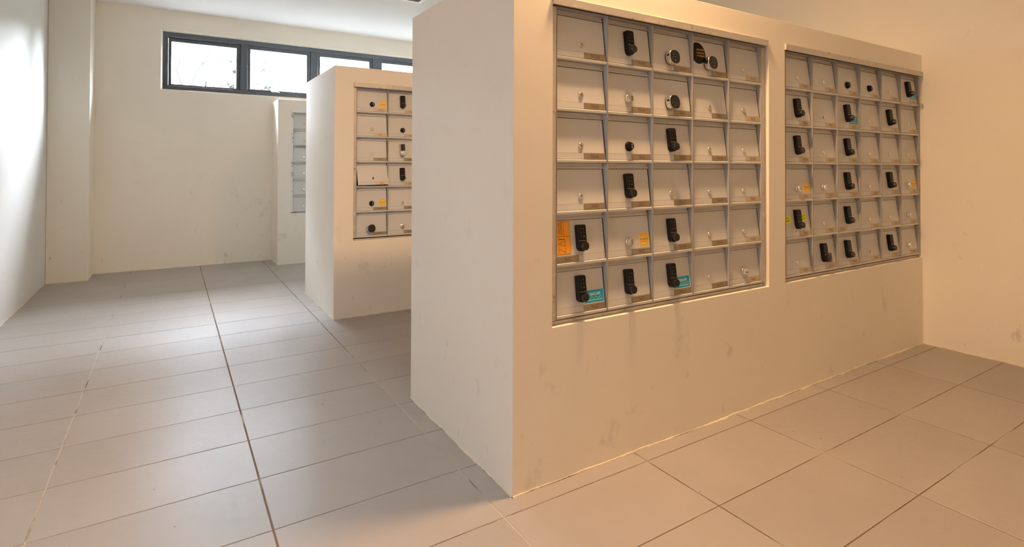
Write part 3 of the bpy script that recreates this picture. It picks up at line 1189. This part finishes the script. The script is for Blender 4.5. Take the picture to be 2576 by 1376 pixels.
ORD = ['first', 'second', 'third', 'fourth', 'fifth', 'sixth']
WHERE = {'A': 'nearest left bank', 'B': 'nearest right bank', 'C': 'middle bank', 'D': 'far bank'}
GROUP = {'A': 'mailboxes in the left bank of the nearest partition', 'B': 'mailboxes in the right bank of the nearest partition',
         'C': 'mailboxes in the middle partition', 'D': 'mailboxes in the far partition'}
EXTRA = {'blue': ('blue sticker', sticker_blue), 'yellow': ('round yellow sticker', sticker_seasons), 'orange': ('orange sticker', sticker_orange),
         'moon': ('round black sticker', sticker_moon), 'smoky': ('small dark sticker', sticker_smoky), 'notes': ('lime notes', notes), 'red': ('red mark', red_dot)}

# each row from the top, each entry: lock, plate text, extras
GRID = {
    'A': [
        [('cam', 'TA-2-23A'), ('kp', 'TA-3-3A'), ('rt', 'TA-3-10'), ('rt', 'TA-3-16', 'moon'), ('cam', 'TA-3-22')],
        [('cam', 'TA-2-25'), ('cs', 'TA-3-5'), ('rt', 'TA-3-11'), ('cam', 'TA-3-17'), ('cam', 'TA-3-23')],
        [('cam', 'TA-2-26'), ('cb', 'TA-3-6'), ('kp', 'TA-3-12'), ('cam', 'TA-3-18'), ('cam', 'TA-3-23A')],
        [('cam', 'TA-3-1'), ('kp', 'TA-3-7'), ('cam', 'TA-3-13'), ('cam', 'TA-3-19'), ('cam', 'TA-3-25')],
        [('kp', 'TA-3-2', 'orange'), ('cs', 'TA-3-8', 'yellow'), ('kp', 'TA-3-13A'), ('cam', 'TA-3-20'), ('cam', 'TA-3-26')],
        [('kp', 'TA-3-3', 'blue'), ('kp', 'TA-3-9'), ('kp', 'TA-3-15', 'blue'), ('cam', 'TA-3-21'), ('csv', 'TA-3A-1')]],
    'B': [
        [('cam', 'TA-3A-2'), ('cam', 'TA-3A-8'), ('cb', 'TA-3A-13A'), ('cb', 'TA-3A-20'), ('cam', 'TA-3A-26'), ('kp', 'TA-5-6', 'blue')],
        [('kp', 'TA-3A-3'), ('hole', 'TA-3A-9'), ('kp', 'TA-3A-15', 'blue'), ('cam', 'TA-3A-21'), ('kp', 'TA-5-1'), ('cam', 'TA-5-7')],
        [('kp', 'TA-3A-3A'), ('cam', 'TA-3A-10'), ('kp', 'TA-3A-16'), ('cam', 'TA-3A-22'), ('cam', 'TA-5-2'), ('cam', 'TA-5-8')],
        [('cs', 'TA-3A-5', 'yellow'), ('cs', 'TA-3A-11'), ('kp', 'TA-3A-17', 'red'), ('cam', 'TA-3A-23'), ('kp', 'TA-5-3'), ('cs', 'TA-5-9', 'yellow')],
        [('kp', 'TA-3A-6', 'notes'), ('cam', 'TA-3A-12'), ('kp', 'TA-3A-18'), ('cam', 'TA-3A-23A'), ('cam', 'TA-5-3A'), ('cs', 'TA-5-10')],
        [('cam', 'TA-3A-7'), ('kp', 'TA-3A-13', 'smoky'), ('kp', 'TA-3A-19'), ('hole', 'TA-3A-25'), ('kp', 'TA-5-5'), ('cs', 'TA-5-11')]],
    'C': [
        [('cb', 'TA-7-26', 'yellow'), ('kp', 'TA-8-6')],
        [('brass', 'TA-8-1'), ('cb', 'TA-8-7')],
        [('cam', 'TA-8-2'), ('kps', 'TA-8-8')],
        [('hole', 'TA-8-3'), ('kp', 'TA-8-9')],
        [('cb', 'TA-8-3A', 'yellow'), ('cam', 'TA-8-10')],
        [('rt', 'TA-8-5'), ('cs', 'TA-8-11')]],
    'D': [[('brass', '')], [('brass', '')], [('cam', '')], [('cam', '')], [('cs', '')], [('cam', '')]],
}
LEFT_PLATE = {'TA-3-2', 'TA-3A-18'}
gr_rnd = random.Random(11)
for bank, B in BANKS.items():
    h = B['h']
    for r in range(6):
        for c in range(B['n']):
            ent = GRID[bank][r][c]
            lock, num, extras = ent[0], ent[1], ent[2:]
            root = empty('mailbox', (B['x'] + BW * c, B['y'], B['z'] + h * (5 - r)))
            seen = ' and '.join([LOCK_TXT[lock].split(' ', 1)[1]] + [EXTRA[k][0] for k in extras])
            pos = '%s row %s column' % (ORD[r], ORD[c]) if B['n'] > 1 else '%s row' % ORD[r]
            nm = 'grey mailbox ' + (num if bank == 'A' else 'standing ajar' if bank == 'C' and (r, c) == (3, 0) else '')
            lab = '%s with %s, %s, %s' % (nm.strip(), seen, pos, WHERE[bank])
            if len(lab.replace('-', ' ').split()) > 16:
                lab = lab.replace('grey ', '')
            if len(lab.replace('-', ' ').split()) > 16 and bank == 'A':
                lab = 'mailbox %s with %s, %s' % (num, seen, WHERE[bank])
            tag(root, lab, 'mailbox', GROUP[bank])
            gr = gr_rnd.choice((0.0010, 0.0018, 0.0034, 0.0042, 0.0048))
            fg = gr_rnd.choice((0.0004, 0.0006, 0.0034, 0.0044))
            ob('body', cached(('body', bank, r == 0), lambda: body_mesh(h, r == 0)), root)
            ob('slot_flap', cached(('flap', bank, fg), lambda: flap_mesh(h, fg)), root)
            A = Matrix.Identity(4)
            if bank == 'C' and (r, c) == (3, 0):
                zt = h - 0.0235
                A = Matrix.Translation((0.004, 0.0235, zt)) @ Matrix.Rotation(math.radians(-8.0), 4, 'X') @ Matrix.Rotation(math.radians(-0.9), 4, 'Y') @ Matrix.Translation((0, -0.0235, -zt))
            ob('door', cached(('door', bank, gr), lambda: door_mesh(h, 0.0010, gr)), root, A)
            add_lock(root, lock, A)
            if num:
                plate(root, A, num, num in LEFT_PLATE, bank in 'B' or (bank == 'A' and c == 4) or (bank == 'C' and r in (0, 1, 3)))
            for k in extras:
                EXTRA[k][1](root, A)

# leaflet poking from the far bank's third slot
b = MB()
b.prof([(0.0, 0.0), (0.022, 0.0042), (0.022, 0.0056), (0.0, 0.0016)], 0, 0.085, 0)
b.prof([(-0.0006, 0.0018), (0.022, 0.0058), (0.022, 0.0068), (-0.0006, 0.0030)], 0.012, 0.10, 1)
lf = ob('leaflet', b.mesh('leaflet', [M_paperA, M_paperB]))
Bd = BANKS['D']
lf.location = (Bd['x'] + 0.035, Bd['y'] + 0.0052, Bd['z'] + 4 * Bd['h'] - 0.0125)
tag(lf, 'pink and lilac leaflets poking from a far mailbox slot', 'leaflet')

# frames around each bank
for bank, B in BANKS.items():
    px0, px1, pz0, pz1 = B['pocket']
    y, zt = B['y'], B['z'] + 6 * B['h']
    xe = B['x'] + BW * B['n']
    root = empty('metal_surround', (px0, y, pz0))
    tag(root, {'A': 'smeared aluminium frame around the left mailbox bank of the nearest partition', 'B': 'smeared aluminium frame around the right mailbox bank of the nearest partition',
               'C': 'aluminium frame around the mailbox bank of the middle partition', 'D': 'aluminium frame around the far mailbox bank, flaked with paint'}[bank], 'frame', 'frames around the mailbox banks')
    g = 0.0003

    def rail(name, x0, x1, y0, y1, z0, z1):
        b = MB()
        b.box(x0 - px0, x1 - px0, y0 - y, y1 - y, z0 - pz0, z1 - pz0)
        bevel(ob(name, b.mesh(name, M_aluw if bank == 'D' else M_alu), root), 0.0012, 1)
    wy = B['wall']
    rail('top_rail', px0 - 0.003, px1 - (0.012 if bank == 'A' else 0.002), wy - 0.009, wy - 0.0004, zt - 0.001, zt + 0.0275)
    rail('bottom_rail', px0 + g, px1 - g - 0.012, y + 0.016, y + 0.06, pz0 + g, B['z'] - 0.0080)
    rail('side_rail', px0 + g, B['x'] - g, y + 0.001, y + 0.06, B['z'] - 0.001, zt - 0.002)
    rail('side_rail', xe + g, px1 - g, y + 0.010, y + 0.06, B['z'] - 0.001, zt - 0.002)
